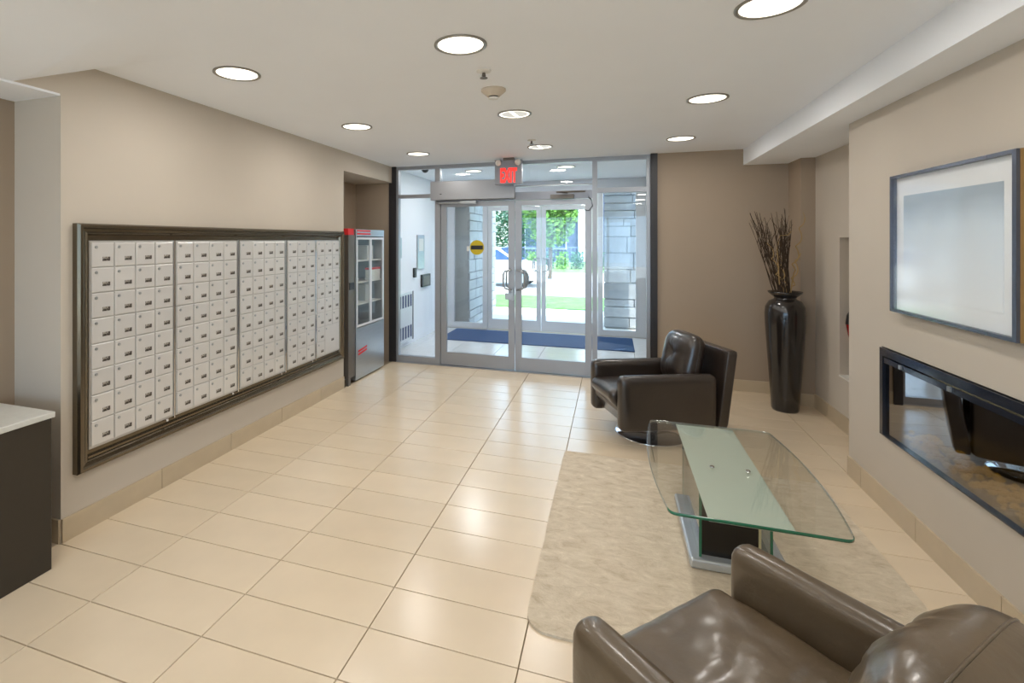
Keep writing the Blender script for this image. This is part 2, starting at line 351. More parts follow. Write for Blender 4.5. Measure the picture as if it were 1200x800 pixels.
def leaf(name, label, x0, x1, y, inner, m, zb=.17, zt=2.02, sw=.075, top=2.08, hz=1.115, si=None):
    d = thing(name, label, 'door', ((x0+x1)/2, y, 0), kind='structure')
    a, b = y-.022, y+.022
    obj('stile', boxes((x0, x0+sw, a, b, .012, top)), m, d, root=d); obj('stile', boxes((x1-sw, x1, a, b, .012, top)), m, d, root=d)
    obj('top_rail', boxes((x0+sw, x1-sw, a, b, zt, top)), m, d, root=d); obj('bottom_rail', boxes((x0+sw, x1-sw, a, b, .012, zb)), m, d, root=d)
    obj('pane', boxes((x0+sw, x1-sw, y-.004, y+.004, zb, zt)), GLASS, d, root=d)
    xp = x1-sw/2 if inner > 0 else x0+sw/2; s = -1 if inner > 0 else 1
    bm = bmesh.new(); pull(bm, xp, s, hz, a, -1); obj('pull_handle', bm, STEEL, d, root=d, smooth=True)
    bm = bmesh.new(); pull(bm, xp, s, hz, b, 1); obj('pull_handle', bm, STEEL, d, root=d, smooth=True)
    return d
d1 = leaf('door_1', 'left inner glass door leaf with round yellow sticker', -2.085, -1.137, 6.12, 1, ALU)
d2 = leaf('door_2', 'right inner glass door leaf below a door closer', -1.127, -.23, 6.12, -1, ALU)
obj('lock_plate', boxes((-1.25, -1.14, 6.085, 6.098, .87, .95), (-1.165, -1.15, 6.07, 6.098, .86, 1.0)), STEEL, d1, root=d1)
# closer on the right leaf
bm = bmesh.new(); box(bm, -.70, -.43, 6.04, 6.098, 2.085, 2.135); tube(bm, [(-.5, 6.02, 2.15), (-.62, 5.95, 2.155), (-.30, 6.0, 2.16)], .010, 8)
obj('closer', bm, DSTEEL, d2, root=d2)
bm = bmesh.new(); tube(bm, [(-.27, 6.09, 2.10), (-.23, 6.03, 2.06), (-.22, 6.03, 1.99), (-.26, 6.06, 1.94), (-.31, 6.09, 1.95)], .005, 6)
obj('cable_loop', bm, BLACKP, d2, root=d2, smooth=True)
YEL = mat('yellow_vinyl', (196, 172, 16), .5)
def disc_y(r, y0, y1, x, z, n=28): return prism([(x+r*math.cos(2*PI*k/n), z+r*math.sin(2*PI*k/n)) for k in range(n)], 'y', y0, y1)
t = tag(obj('door_sticker', disc_y(.092, 6.1125, 6.1155, -1.613, 1.505), YEL), 'round yellow sticker with a dark band on the left inner door', 'sticker')
obj('dark_band', boxes((-1.69, -1.536, 6.111, 6.1128, 1.48, 1.53)), BLACKP, t)
tag(obj('white_notice', boxes((-1.745, -1.715, 6.1125, 6.1155, 1.46, 1.52)), WHITE), 'tiny white notice stuck left of the yellow sticker', 'notice')

# ================================================================== VESTIBULE
struct('wall_vestibule_left', boxes((-3.15, -2.97, 6.16, 9.0, -.02, 2.65)), CEILM, 'white left wall of the vestibule with the heater', 'wall')
struct('wall_vestibule_right', boxes((.52, .8, 6.16, 9.0, -.02, 2.65)), WALL, 'pale right wall of the vestibule', 'wall')
s2 = thing('window_2', 'white-grey outer storefront frame with two glass sidelights', 'window frame', (-1.2, YO, 0), kind='structure')
ya, yb = YO-.035, YO+.035
obj('frame', frame_bars([(-2.97, -2.76, 0, 2.62), (.36, .52, 0, 2.62), (-2.76, .36, 2.42, 2.62), (-2.76, -2.2, 0, .10), (-.17, .36, 0, .10), (-2.2, -.17, 2.19, 2.24), (-2.76, -2.2, 2.22, 2.42)], ya, yb), VALU, s2, root=s2)
obj('post', frame_bars([(-2.22, -2.13, 0, 2.45)], ya-.005, yb+.005), VALU, s2, root=s2)
obj('post', frame_bars([(-.24, -.155, 0, 2.45)], ya-.005, yb+.005), VALU, s2, root=s2)
for (a, b, c, d) in [(-2.76, -2.2, .10, 2.22), (-.17, .36, .10, 2.42), (-2.13, -.24, 2.24, 2.42)]:
    obj('pane', boxes((a, b, YO-.003, YO+.003, c, d)), GLASS, s2, root=s2)
leaf('door_3', 'left outer glass door leaf leading to the street', -2.125, -1.185, YO, 1, VALU, zb=.19, zt=2.12, top=2.185, hz=1.17)
leaf('door_4', 'right outer glass door leaf leading to the street', -1.175, -.245, YO, -1, VALU, zb=.19, zt=2.12, top=2.185, hz=1.17)
tag(obj('entrance_mat', bbox(-2.66, .30, 7.66, 8.66, 0, .014, .004, 1), NAVY), 'wide navy entrance mat lying in the vestibule', 'mat')
# heater on left vestibule wall
t = thing('wall_heater', 'low pale metal heater cabinet with slotted grilles, on vestibule wall', 'heater', (-2.93, 6.8, .09))
obj('cabinet', bbox(-2.97, -2.90, 6.45, 7.16, .09, .82, .006, 2), VALU, t, root=t)
obj('side_trim', boxes((-2.903, -2.893, 7.145, 7.165, .09, .82)), BLACKP, t, root=t)
for z0, z1 in ((.60, .78), (.14, .32)):
    for k in range(6):
        y = 6.55+k*.1; obj('slot', boxes((-2.902, -2.896, y, y+.05, z0, z1)), FACADE, t, root=t)
t = thing('intercom_panel', 'tall polished metal intercom panel on the vestibule wall', 'intercom', (-2.96, 7.5, 1.4))
obj('plate', bbox(-2.97, -2.945, 7.48, 7.78, 1.13, 1.68, .004, 1), STEEL, t, root=t)
obj('screen', boxes((-2.947, -2.943, 7.53, 7.73, 1.42, 1.62)), WHITE, t, root=t)
tag(obj('card_reader', bbox(-2.97, -2.93, 7.32, 7.40, 1.01, 1.16, .006, 2), BLACKP), 'small black card reader on vestibule wall left of framed panel', 'card reader')
t = thing('call_panel', 'square black-framed call panel on the vestibule wall', 'call panel', (-2.96, 7.7, .95))
obj('frame', boxes((-2.97, -2.93, 7.66, 8.03, .83, 1.03)), BLACKP, t, root=t)
obj('screen', boxes((-2.932, -2.927, 7.70, 7.99, .855, 1.005)), DSTEEL, t, root=t)
t = thing('wall_notice', 'pale notice holder on vestibule wall left of the intercom', 'notice', (-2.96, 6.8, 1.5))
obj('plate', boxes((-2.97, -2.955, 6.72, 6.86, 1.33, 1.63)), STEEL, t, root=t)
t = thing('dome_camera', 'small dark dome camera on vestibule ceiling behind the left transom', 'camera', (-2.49, 6.6, 2.62))
obj('collar', lathe([(0, 0), (.07, 0), (.07, -.025), (0, -.025)], 24), WHITE, t); obj('dome', lathe([(.05, -.02), (.048, -.05), (.03, -.075), (0, -.085)], 24), BLACKP, t, smooth=True)

# ================================================================== EXIT SIGN
t = thing('exit_sign', 'grey hanging sign with red EXIT letters and two lamp heads', 'sign', (-1.155, 5.84, 2.56))
obj('case', bbox(-1.318, -.995, 5.815, 5.865, 2.25, 2.535, .006, 2), ALUD, t, root=t)
obj('canopy', boxes((-1.22, -1.09, 5.81, 5.87, 2.53, 2.56)), DSTEEL, t, root=t)
for x in (-1.27, -1.04):
    o = obj('lamp_head', lathe([(0, -.01), (.03, 0), (.036, .03), (.02, .05), (0, .05)], 18), WHITE, t, smooth=True)
    o.rotation_euler = (PI/2, 0, 0); o.location = (x+1.155, -.02, -.06)
REDL = mat('red_lit_letter', (255, 60, 50), .5, emit=(255, 40, 32), es=.9)
def text_mesh(body, size, ext, off=0):
    cu = bpy.data.curves.new('t', 'FONT'); cu.body = body; cu.size = size; cu.extrude = ext; cu.offset = off; cu.align_x = 'CENTER'; cu.align_y = 'CENTER'
    o = bpy.data.objects.new('t', cu); C.objects.link(o); dg = bpy.context.evaluated_depsgraph_get()
    me = bpy.data.meshes.new_from_object(o.evaluated_get(dg)); bpy.data.objects.remove(o); return me
me = text_mesh('EXIT', .155, .002, .006); me.materials.append(REDL)
o = bpy.data.objects.new('lettering', me); C.objects.link(o); o.parent = t; o.rotation_euler = (PI/2, 0, 0); o.location = (0, -.029, -.215); o.scale = (.62, 1.45, 1)

# ================================================================== DOWNLIGHTS
def area(x, y, z, r, wts, col=(1, .955, .90)):
    l = bpy.data.lights.new('downlight_and_fill_lamp', 'AREA'); l.shape = 'DISK'; l.size = r*2; l.energy = wts; l.color = col
    o = bpy.data.objects.new('downlight_and_fill_lamp', l); C.objects.link(o); o.location = (x, y, z); return o
def downlight(x, y, label, z=CEIL, r=.118, wts=LAMP_W, col=(1, .955, .90), group='recessed lobby lamps', bar=False):
    t = thing('downlight', label, 'lamp', (x, y, z), group=group)
    rr = r
    obj('trim_ring', lathe([(rr, .001), (rr+.012, 0), (rr+.012, -.006), (rr, -.008), (rr-.006, -.004), (rr-.006, .001)], 40), TRIMR, t, smooth=True)
    obj('lens', lathe([(0, -.003), (rr-.006, -.003), (rr-.006, -.001), (0, -.001)], 40), REFLG if bar else LENS, t)
    if bar:
        o = obj('crossbar', boxes((-.011, .011, -rr+.008, rr-.008, -.006, -.003)), LENS, t); o.rotation_euler = (0, 0, YAW*.2-math.atan2(-x, y))
        obj('bright_rim', lathe([(rr-.006, -.004), (rr-.018, -.005), (rr-.018, -.003), (rr-.006, -.002)], 40), LENS, t)
    l = area(0, 0, -.012, r*.9, wts, col); l.parent = t
    return t
XL, YL = (-2.055, -.71, .61), (2.375, 3.81, 5.23)
rn = ('nearest row', 'middle row', 'row by the doors'); cn = ('left by the mailboxes', 'in the centre', 'right beside the bulkhead')
for j, y in enumerate(YL):
    for i, x in enumerate(XL): downlight(x, y, 'round recessed ceiling lamp, %s, %s' % (rn[j], cn[i]), bar=(i == 1 and j > 0))
for y in (.94, -.5, -1.93):
    for x in XL: area(x, y, CEIL-.015, .11, LAMP_W)  # unseen lamps added behind the camera as room fill
for x, n in ((-1.95, 'left'), (-.62, 'right')): downlight(x, 7.2, 'round lamp in vestibule ceiling, seen through the %s transom' % n, z=2.62, wts=12, col=(.97, .98, 1), group='vestibule lamps')
# sprinklers and detector
def sprinkler(x, y, label):
    t = thing('sprinkler', label, 'sprinkler', (x, y, CEIL), group='ceiling sprinklers')
    obj('escutcheon', lathe([(0, 0), (.042, 0), (.04, -.006), (.02, -.012), (0, -.012)], 24), WHITE, t, smooth=True)
    obj('head', lathe([(.008, -.01), (.012, -.03), (.006, -.035), (.022, -.04), (.022, -.043), (0, -.043)], 14), DSTEEL, t)
sprinkler(-.694, 2.784, 'small ceiling sprinkler nearest the viewer, beside the smoke detector'); sprinkler(-.739, 4.858, 'small ceiling sprinkler near the exit sign')
t = thing('smoke_detector', 'beige smoke detector with a tapered body on the ceiling', 'smoke detector', (-.722, 3.15, CEIL))
obj('body', lathe([(0, 0), (.078, 0), (.078, -.012), (.04, -.045), (0, -.045)], 28), BEIGEP, t)
obj('vent', lathe([(.03, -.045), (.03, -.052), (0, -.052)], 20), BLACKP, t); obj('cap', lathe([(.034, -.052), (.03, -.06), (0, -.062)], 20), WHITE, t)

# ================================================================== MAILBOXES
mb = thing('mailbox_bank', 'wall of small grey numbered mailboxes in a dark bronze frame', 'mailboxes', (WL, 3.35, .32))
X0 = WL
def mould(y0, y1, z0, z1, prof):
    """picture-frame moulding around y0..y1,z0..z1; prof: (inset, x)"""
    bm = bmesh.new(); rings = []
    for ins, x in prof:
        rings.append([bm.verts.new(p) for p in ((x, y0+ins, z0+ins), (x, y1-ins, z0+ins), (x, y1-ins, z1-ins), (x, y0+ins, z1-ins))])
    for A, B in zip(rings, rings[1:]):
        for i in range(4): bm.faces.new((A[i], A[(i+1) % 4], B[(i+1) % 4], B[i]))
    bmesh.ops.recalc_face_normals(bm, faces=bm.faces); return bm
obj('frame', mould(1.936, 4.757, .335, 1.69, [(0, X0), (0, X0+.035), (.008, X0+.05), (.022, X0+.05), (.03, X0+.038), (.045, X0+.034), (.052, X0+.040), (.058, X0+.03), (.066, X0+.012), (.066, X0)]), BRONZE, mb, root=mb)
obj('surround', boxes((X0, X0+.012, 2.0, 4.69, .40, 1.625)), BRONZE, mb, root=mb)
obj('lower_ledge', boxes((X0, X0+.03, 2.0, 4.69, .398, .41)), BRONZE, mb, root=mb)
ZD0, ZD1 = .452, 1.588; rh = (ZD1-ZD0)/8
XF = X0+.020
def mdoor(w, h):
    bm = bmesh.new(); b = .004; g2 = .003
    lo = [bm.verts.new((0, a*(w/2-g2), c*(h/2-g2))) for a, c in ((-1, -1), (1, -1), (1, 1), (-1, 1))]
    hi = [bm.verts.new((.007, a*(w/2-g2), c*(h/2-g2))) for a, c in ((-1, -1), (1, -1), (1, 1), (-1, 1))]
    h2 = [bm.verts.new((.009, a*(w/2-g2-b), c*(h/2-g2-b))) for a, c in ((-1, -1), (1, -1), (1, 1), (-1, 1))]
    for A, B in ((lo, hi), (hi, h2)):
        for i in range(4): bm.faces.new((A[i], A[(i+1) % 4], B[(i+1) % 4], B[i]))
    bm.faces.new(h2); return bm
dsrc = {}
def mailbox_door(yc, zc, w, h, lock=(-.3, .30), lab=(.13, -.17)):
    key = (round(w, 3), round(h, 3), lock, lab); loc = Vector((XF, yc, zc))-mb.location
    if key not in dsrc:
        d = obj('door', mdoor(w, h), MDOOR, mb, loc=loc)
        s = [d]
        lk = obj('lock', prism([(.0085*math.cos(2*PI*k/10), .0085*math.sin(2*PI*k/10)) for k in range(10)], 'x', 0, .004), STEEL, d, loc=(.009, lock[0]*w, lock[1]*h))
        lb = obj('number_label', boxes((0, .0025, -.022, .022, -.0115, .0115)), LABEL, d, loc=(.009, lab[0]*w, lab[1]*h))
        dsrc[key] = (d, lk, lb)
        return
    d, lk, lb = dsrc[key]
    o = inst(d, loc, mb)
    for c in (lk, lb): inst(c, c.location.copy(), o)
mods = [(2.018, 2.566, 4), (2.595, 3.159, 4), (3.196, 3.752, 4), (3.797, 4.228, 3), (4.262, 4.684, 3)]
for mi, (a, b, nc) in enumerate(mods):
    obj('module_panel', boxes((X0+.005, XF, a-.006, b+.006, ZD0-.010, ZD1+.008)), MRIM, mb, root=mb)
    cw = (b-a)/nc
    for c in range(nc):
        for r in range(8):
            if mi == 4 and c > 0 and r >= 6: continue
            mailbox_door(a+cw*(c+.5), ZD1-rh*(r+.5), round(cw, 3), round(rh, 3))
    if mi == 4: mailbox_door(a+cw*2, ZD0+rh, round(cw*2, 3), round(rh*2, 3), (-.42, .4), (0, -.05))
    if mi < 4:
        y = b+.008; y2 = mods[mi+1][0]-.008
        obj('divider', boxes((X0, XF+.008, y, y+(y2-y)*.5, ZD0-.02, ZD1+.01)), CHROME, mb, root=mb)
        obj('divider_dark_strip', boxes((X0, XF+.004, y+(y2-y)*.5, y2, ZD0-.02, ZD1+.01)), BRONZE, mb, root=mb)  # dark bronze half of the divider
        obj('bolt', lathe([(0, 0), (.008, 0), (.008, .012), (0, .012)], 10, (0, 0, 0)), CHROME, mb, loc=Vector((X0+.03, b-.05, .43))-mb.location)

# ================================================================== LEFT DESK
t = thing('reception_desk', 'dark brown cabinet desk with a pale worktop, cut by left edge', 'desk', (-2.85, 1.1, 0))
obj('body', bbox(WLN+.005, -2.585, .35, 1.715, 0, .735, .003, 1), DESKW, t, root=t)
obj('worktop', bbox(WLN+.005, -2.575, .33, 1.725, .737, .765, .003, 1), STONE, t, root=t)

# ================================================================== DISPLAY RACK + STAND by the alcove
t = thing('narrow_stand', 'narrow dark grey upright stand with a red top, between mailboxes and rack', 'stand', (-2.85, 4.93, 0))
obj('body', boxes((-2.96, -2.735, 4.88, 5.02, .08, 1.655)), DSTEEL, t, root=t)
obj('cap', boxes((-2.96, -2.73, 4.865, 4.99, 1.655, 1.725)), REDM, t, root=t)
obj('foot', boxes((-2.77, -2.735, 4.88, 4.93, 0, .08)), DSTEEL, t, root=t); obj('foot', boxes((-2.94, -2.90, 4.88, 4.93, 0, .08)), DSTEEL, t, root=t)
obj('latch', boxes((-2.74, -2.727, 4.90, 5.0, 1.05, 1.13)), BLACKP, t, root=t)
rk = thing('display_cabinet', 'glass-fronted steel display cabinet with red stripes beside mailboxes', 'cabinet', (-2.9, 5.4, 0))
ra, rb, rx0, rx1 = 5.045, 5.78, -3.14, -2.735
obj('back', boxes((rx0, rx0+.015, ra, rb, .35, 1.72)), WHITE, rk, root=rk)
obj('side_panel', boxes((rx0, rx1, ra, ra+.02, .02, 1.72)), STEEL, rk, root=rk); obj('side_panel', boxes((rx0, rx1, rb-.02, rb, .02, 1.72)), STEEL, rk, root=rk)
obj('base_panel', boxes((rx0+.015, rx1, ra+.02, rb-.02, .02, .60)), STEEL, rk, root=rk)
obj('top_panel', boxes((rx0+.015, rx1, ra+.02, rb-.02, 1.64, 1.72)), STEEL, rk, root=rk)
for i in range(2):
    y0 = ra+.02+i*.348; y1 = y0+.345
    fr = obj('glass_door', boxes((rx1-.012, rx1+.004, y0, y0+.022, .61, 1.63), (rx1-.012, rx1+.004, y1-.022, y1, .61, 1.63), (rx1-.012, rx1+.004, y0+.022, y1-.022, .61, .635), (rx1-.012, rx1+.004, y0+.022, y1-.022, 1.605, 1.63)), VALU, rk, root=rk)
    obj('pane', boxes((rx1-.006, rx1-.002, y0+.022, y1-.022, .635, 1.605)), GLASS, fr, root=rk)
for z in (.85, 1.10, 1.35): obj('shelf', boxes((rx0+.015, rx1-.03, ra+.02, rb-.02, z, z+.012)), WHITE, rk, root=rk)
for z in (1.66, 1.695): obj('red_stripe', boxes((rx1, rx1+.003, ra+.03, ra+.36, z, z+.018)), REDM, rk, root=rk)
for z in (.30, .335):
    obj('red_stripe', prism([(ra+.06, z-.01), (ra+.27, z+.015), (ra+.27, z+.035), (ra+.06, z+.01)], 'x', rx1, rx1+.003), REDM, rk, root=rk)
t = tag(obj('flyer', boxes((rx1-.10, rx1-.03, 5.47, 5.73, 1.112, 1.24)), WHITE), 'white leaflet with a red top edge on the cabinet shelf', 'leaflet')
obj('red_edge', boxes((rx1-.10, rx1-.028, 5.46, 5.74, 1.24, 1.262)), REDM, t)
for k, (y, z, h, c) in enumerate(((5.12, 1.362, .18, WHITE), (5.14, 1.112, .16, STONE), (5.55, 1.362, .17, WHITE), (5.5, .862, .2, STONE), (5.15, .862, .18, WHITE))):
    tag(obj('paper_stack', bbox(-3.0, -2.85, y, y+.16, z, z+h, .004, 1), c), ('pale folded papers on the top shelf, left, in the glass cabinet', 'grey folded papers on the middle shelf of the glass cabinet', 'pale folded papers on the top shelf, right, in the glass cabinet', 'grey folded papers on the lowest shelf, right, in the glass cabinet', 'pale folded papers on the lowest shelf, left, in the glass cabinet')[k], 'papers', group='papers in the cabinet')

# ================================================================== VASE + BRANCHES
vx, vy = 1.54, 5.52
t = thing('floor_vase', 'tall dark glazed floor vase with flared rim in the corner', 'vase', (vx, vy, 0))
k_ = .97
prof = [(0, 0), (.108, 0), (.116, .02), (.13, .25), (.15, .55), (.168, .82), (.172, .93), (.165, 1.0), (.135, 1.055), (.095, 1.075), (.09, 1.09), (.10, 1.10), (.14, 1.135), (.145, 1.15), (.125, 1.14), (.085, 1.10), (.08, 1.0), (.0, .98)]
obj('body', lathe([(a*k_, b*k_) for a, b in prof], 40), VASEM, t, smooth=True)
br = thing('dried_branches', 'bundle of dried brown twigs with curly pale stems in the tall vase', 'branches', (vx, vy, .98))
def wig(p0, p1, n, amp, coil=0):
    p0, p1 = Vector(p0), Vector(p1); out = []; ph = R.random()*6
    for i in range(n+1):
        s = i/n; p = p0.lerp(p1, s)
        if coil and s > .35:
            a = coil*(s-.35)*2*PI; rr = .024*(1-.4*s); p += Vector((math.cos(a)*rr, math.sin(a)*rr, math.sin(a)*rr))
        else: p += Vector((math.sin(ph+s*5)*amp, math.cos(ph*1.7+s*4)*amp, 0))
        out.append(p)
    return out
for k in range(34):
    g = k % 3
    if g == 0: tx, tz = -.24+R.uniform(-.07, .07), R.uniform(.78, .98)
    elif g == 1: tx, tz = -.04+R.uniform(-.08, .08), R.uniform(.62, .92)
    else: tx, tz = R.uniform(-.12, .06), R.uniform(.5, .9)
    bm = bmesh.new(); pts = wig((R.uniform(-.045, .045), R.uniform(-.045, .045), .0), (tx, R.uniform(-.09, .10), tz), 8, .010)
    tube(bm, pts, .0055, 5, .0018)
    for q in range(3):
        b0 = pts[4+q]; tube(bm, [b0, b0+Vector((R.uniform(-.03, .03), R.uniform(-.02, .02), .09)), b0+Vector((R.uniform(-.05, .05), R.uniform(-.03, .03), .17))], .003, 4, .0012)
    obj('twig', bm, TWIG, br)
for p1, c in (((.15, 0, .86), 5), ((-.14, -.02, .6), 4), ((-.07, -.05, .5), 4), ((.10, -.03, .5), 3)):
    bm = bmesh.new(); tube(bm, wig((R.uniform(0, .03), -.03, .02), p1, 44, .006, c), .007, 5, .004); obj('curly_stem', bm, TWIGL, br)
bm = bmesh.new(); tube(bm, [(-.06, -.05, .2), (-.08, -.06, .55), (-.06, -.07, .66), (.0, -.08, .665), (.03, -.07, .70)], .004, 5, .003); obj('curly_stem', bm, TWIGL, br)

# niche vase
t = thing('spindle_vase', 'slim red and black spindle vase in the wall niche', 'vase', (1.945, 5.03, nz0+.01))
prof = [(0, 0), (.016, 0), (.012, .04), (.03, .12), (.06, .25), (.09, .36), (.105, .45), (.098, .52), (.07, .58), (.03, .62), (.018, .66), (.03, .69), (.0, .69)]
def part_prof(a, b): return [p for p in prof if a <= p[1] <= b]
obj('foot', lathe(part_prof(0, .25), 28), BLACKP, t, smooth=True); obj('belly', lathe(part_prof(.25, .45), 28), REDC, t, smooth=True); obj('neck', lathe(part_prof(.45, .7), 28), BLACKP, t, smooth=True)

# ================================================================== PICTURE
t = thing('framed_picture', 'large framed pale print with painted blue-grey glass reflection on the right wall', 'picture', (WR, 3.02, 1.58))
py0, py1, pz0, pz1 = 2.555, 3.495, 1.20, 1.955; px = 1.482
bm = boxes((px, WR, py0, py0+.022, pz0, pz1), (px, WR, py1-.016, py1, pz0, pz1), (px, WR, py0+.022, py1-.016, pz0, pz0+.016), (px, WR, py0+.022, py1-.016, pz1-.016, pz1))
PFR = mat('graphite_frame', (92, 96, 108), .25, metal=.6)
obj('frame', bm, PFR, t, root=t)
obj('side_face', boxes((px+.012, WR, py0-.002, py0, pz0, pz1)), mat('tan_side', (150, 116, 66), .6), t, root=t)
obj('backing', boxes((WR-.012, WR, py0+.02, py1-.015, pz0+.015, pz1-.015)), WHITE, t, root=t)
MATB = mat('mount_board', (246, 249, 250), .8)
obj('mount_board', boxes((WR-.022, WR-.012, py0+.022, py1-.016, pz0+.016, pz1-.016)), MATB, t, root=t)
obj('print', boxes((WR-.0245, WR-.022, py0+.11, py1-.09, pz0+.10, pz1-.115)), PRINT, t, root=t)
obj('glass_pane', boxes((px+.006, px+.009, py0+.022, py1-.016, pz0+.016, pz1-.016)), PICG, t, root=t)

# ================================================================== FIREPLACE
t = thing('linear_fireplace', 'long black glass-fronted fireplace recessed in the right wall', 'fireplace', (WR, 3.02, .44))
fy0, fy1, fz0, fz1 = 2.36, 3.69, .445, .96
obj('firebox', boxes((1.78, 1.80, fy0, fy1, fz0, fz1), (1.54, 1.78, fy0, fy1, fz0, fz0+.01), (1.54, 1.78, fy0, fy1, fz1-.01, fz1), (1.54, 1.78, fy0, fy0+.01, fz0, fz1), (1.54, 1.78, fy1-.01, fy1, fz0, fz1)), BLACKW, t, root=t)
BLUEB = mat('black_gloss_trim', (26, 32, 44), .12, coat=.5)
obj('trim_frame', boxes((1.515, 1.56, fy0, fy1, fz1-.045, fz1), (1.515, 1.56, fy1-.035, fy1, fz0, fz1-.045), (1.515, 1.54, fy0, fy1-.035, fz0, fz0+.006)), BLUEB, t, root=t)
obj('control_rail', boxes((1.519, 1.55, fy0, fy1-.035, fz1-.085, fz1-.055)), BLUEB, t, root=t)
for y in (3.45, 3.02): obj('clip', boxes((1.512, 1.53, y, y+.025, fz1-.08, fz1-.058)), STEEL, t, root=t)
obj('glass_pane', boxes((1.532, 1.536, fy0, fy1-.035, fz0+.006, fz1-.085)), FIREG, t, root=t)
bm = bmesh.new()
for k in range(260):
    y = R.uniform(fy0+.04, fy1-.08); x = R.uniform(1.57, 1.75); s = R.uniform(.010, .02)
    mtx = Matrix.Translation((x, y, fz0+.016+R.uniform(0, .05)*(1-abs((x-1.66)/.12)))) @ Matrix.Rotation(R.random()*6, 4, 'Z') @ Matrix.Rotation(R.random()*3, 4, 'X')
    bmesh.ops.create_icosphere(bm, subdivisions=1, radius=s, matrix=mtx)
AMB = mat('amber_glass_chips', (196, 164, 62), .15, coat=.5, emit=(205, 165, 45), es=.3)
o = obj('glass_embers', bm, AMB, t, root=t); o['kind'] = 'stuff'; o['label'] = 'bed of amber glass chips'
l = bpy.data.lights.new('ember_lamp', 'AREA'); l.shape = 'RECTANGLE'; l.size = .10; l.size_y = 1.0; l.energy = 1.2; l.color = (1, .86, .48)
o = bpy.data.objects.new('ember_lamp', l); C.objects.link(o); o.location = (1.70, 3.0, fz1-.02)

# ================================================================== RUG
def rug():
    x0, x1, y0, y1 = -.345, 1.29, 2.06, 3.89; bm = bmesh.new(); pts = []
    r = .10
    def edge(a, b, n, amp):
        for i in range(n):
            s = i/n; p = Vector(a).lerp(Vector(b), s); pts.append((p.x+R.uniform(-amp, amp)*.5, p.y+R.uniform(-amp, amp)*.5))
    edge((x0+r, y0+.0), (x1, y0), 24, .004); edge((x1, y0), (x1, y1), 24, .004); edge((x1, y1), (x0, y1), 24, .004); edge((x0, y1), (x0, y0+r), 24, .006)
    for k in range(6): a = PI+PI/2*k/6; pts.append((x0+r+r*math.cos(a), y0+r+r*math.sin(a)))
    bm = prism(pts, 'z', 0.0005, .011); return bm
tag(obj('area_rug', rug(), RUG), 'cream mottled low-pile area rug under the coffee table', 'rug')
RZ = .011

# ================================================================== COFFEE TABLE
ct = thing('coffee_table', 'glass coffee table with frosted centre band and black box base', 'table', (.55, 2.98, RZ))
TZ = .42
def outline(ins=0, n=14):
    """barrel-shaped top"""
    y0, y1 = 2.385+ins, 3.57-ins; L = []
    for i in range(n+1):
        s = i/n; y = y0+(y1-y0)*s; b = .05*(1-(2*s-1)**2); L.append((.905-ins+b, y))
    for i in range(n+1):
        s = 1-i/n; y = y0+(y1-y0)*s; b = .05*(1-(2*s-1)**2); L.append((.235+ins-b, y))
    return L
def rounded(pts, r):
    out = []; n = len(pts)
    for i, p in enumerate(pts):
        a, b, c = Vector(pts[i-1]), Vector(p), Vector(pts[(i+1) % n]); u = (a-b).normalized(); v = (c-b).normalized()
        if u.dot(v) > -.7:
            q0, q1 = b+u*r, b+v*r
            for k in range(6):
                s = k/5; out.append(tuple(q0*(1-s)**2+b*2*s*(1-s)+q1*s*s))
        else: out.append(p)
    return out
OL = rounded(outline(), .035); TH = .012
obj('top', prism(OL, 'z', TZ-TH, TZ), TGLASS, ct, root=ct)
def ring(pts, z0, z1, off=.0012):
    bm = bmesh.new(); c = Vector((sum(p[0] for p in pts)/len(pts), sum(p[1] for p in pts)/len(pts))); n = len(pts)
    nrm = []
    for i in range(n):
        d = (Vector(pts[(i+1) % n])-Vector(pts[i-1])).normalized(); nrm.append(Vector((d.y, -d.x)))
    o_ = [Vector(pts[i])+nrm[i]*off for i in range(n)]; i_ = [Vector(pts[i])-nrm[i]*.0015 for i in range(n)]
    A = [bm.verts.new((p.x, p.y, z0)) for p in o_]; B = [bm.verts.new((p.x, p.y, z1)) for p in o_]
    D = [bm.verts.new((p.x, p.y, z0)) for p in i_]; E_ = [bm.verts.new((p.x, p.y, z1)) for p in i_]
    for i in range(n):
        j = (i+1) % n
        for P_, Q in ((A, B), (B, E_), (E_, D), (D, A)): bm.faces.new((P_[i], P_[j], Q[j], Q[i]))
    bmesh.ops.recalc_face_normals(bm, faces=bm.faces); return bm
def openring(pts, z0, z1, off=.0012):
    bm = bmesh.new(); n = len(pts); O = []; I = []
    for i in range(n):
        d = (Vector(pts[min(i+1, n-1)])-Vector(pts[max(i-1, 0)])).normalized(); q = Vector((d.y, -d.x)); O.append(Vector(pts[i])+q*off); I.append(Vector(pts[i])-q*.0015)
    V = [[bm.verts.new((p.x, p.y, z)) for p in Q] for Q, z in ((O, z0), (O, z1), (I, z1), (I, z0))]
    for i in range(n-1):
        for k in range(4): bm.faces.new((V[k][i], V[k][i+1], V[(k+1) % 4][i+1], V[(k+1) % 4][i]))
    bmesh.ops.recalc_face_normals(bm, faces=bm.faces); return bm
near = [i for i, p in enumerate(OL) if p[1] < 2.385+.06]
brk = next(i for i in range(len(OL)) if i not in near and (i+1) % len(OL) in near)
seq = [OL[(brk+1+i) % len(OL)] for i in range(len(OL))]; nn_ = len(near)
o = obj('near_edge', openring(seq[:nn_], TZ-TH-.0005, TZ+.0005), GREENG, ct, root=ct, smooth=True); o['label'] = 'green glass edge nearest the viewer'
obj('side_edge', openring(seq[nn_-1:]+seq[:1], TZ-TH-.0005, TZ+.0005), PALEG, ct, root=ct, smooth=True)
o = obj('frosted_band', boxes((.388, .712, 2.388, 3.568, TZ-TH-.004, TZ-TH-.001)), FROST, ct, root=ct); o['label'] = 'frosted pale green band'
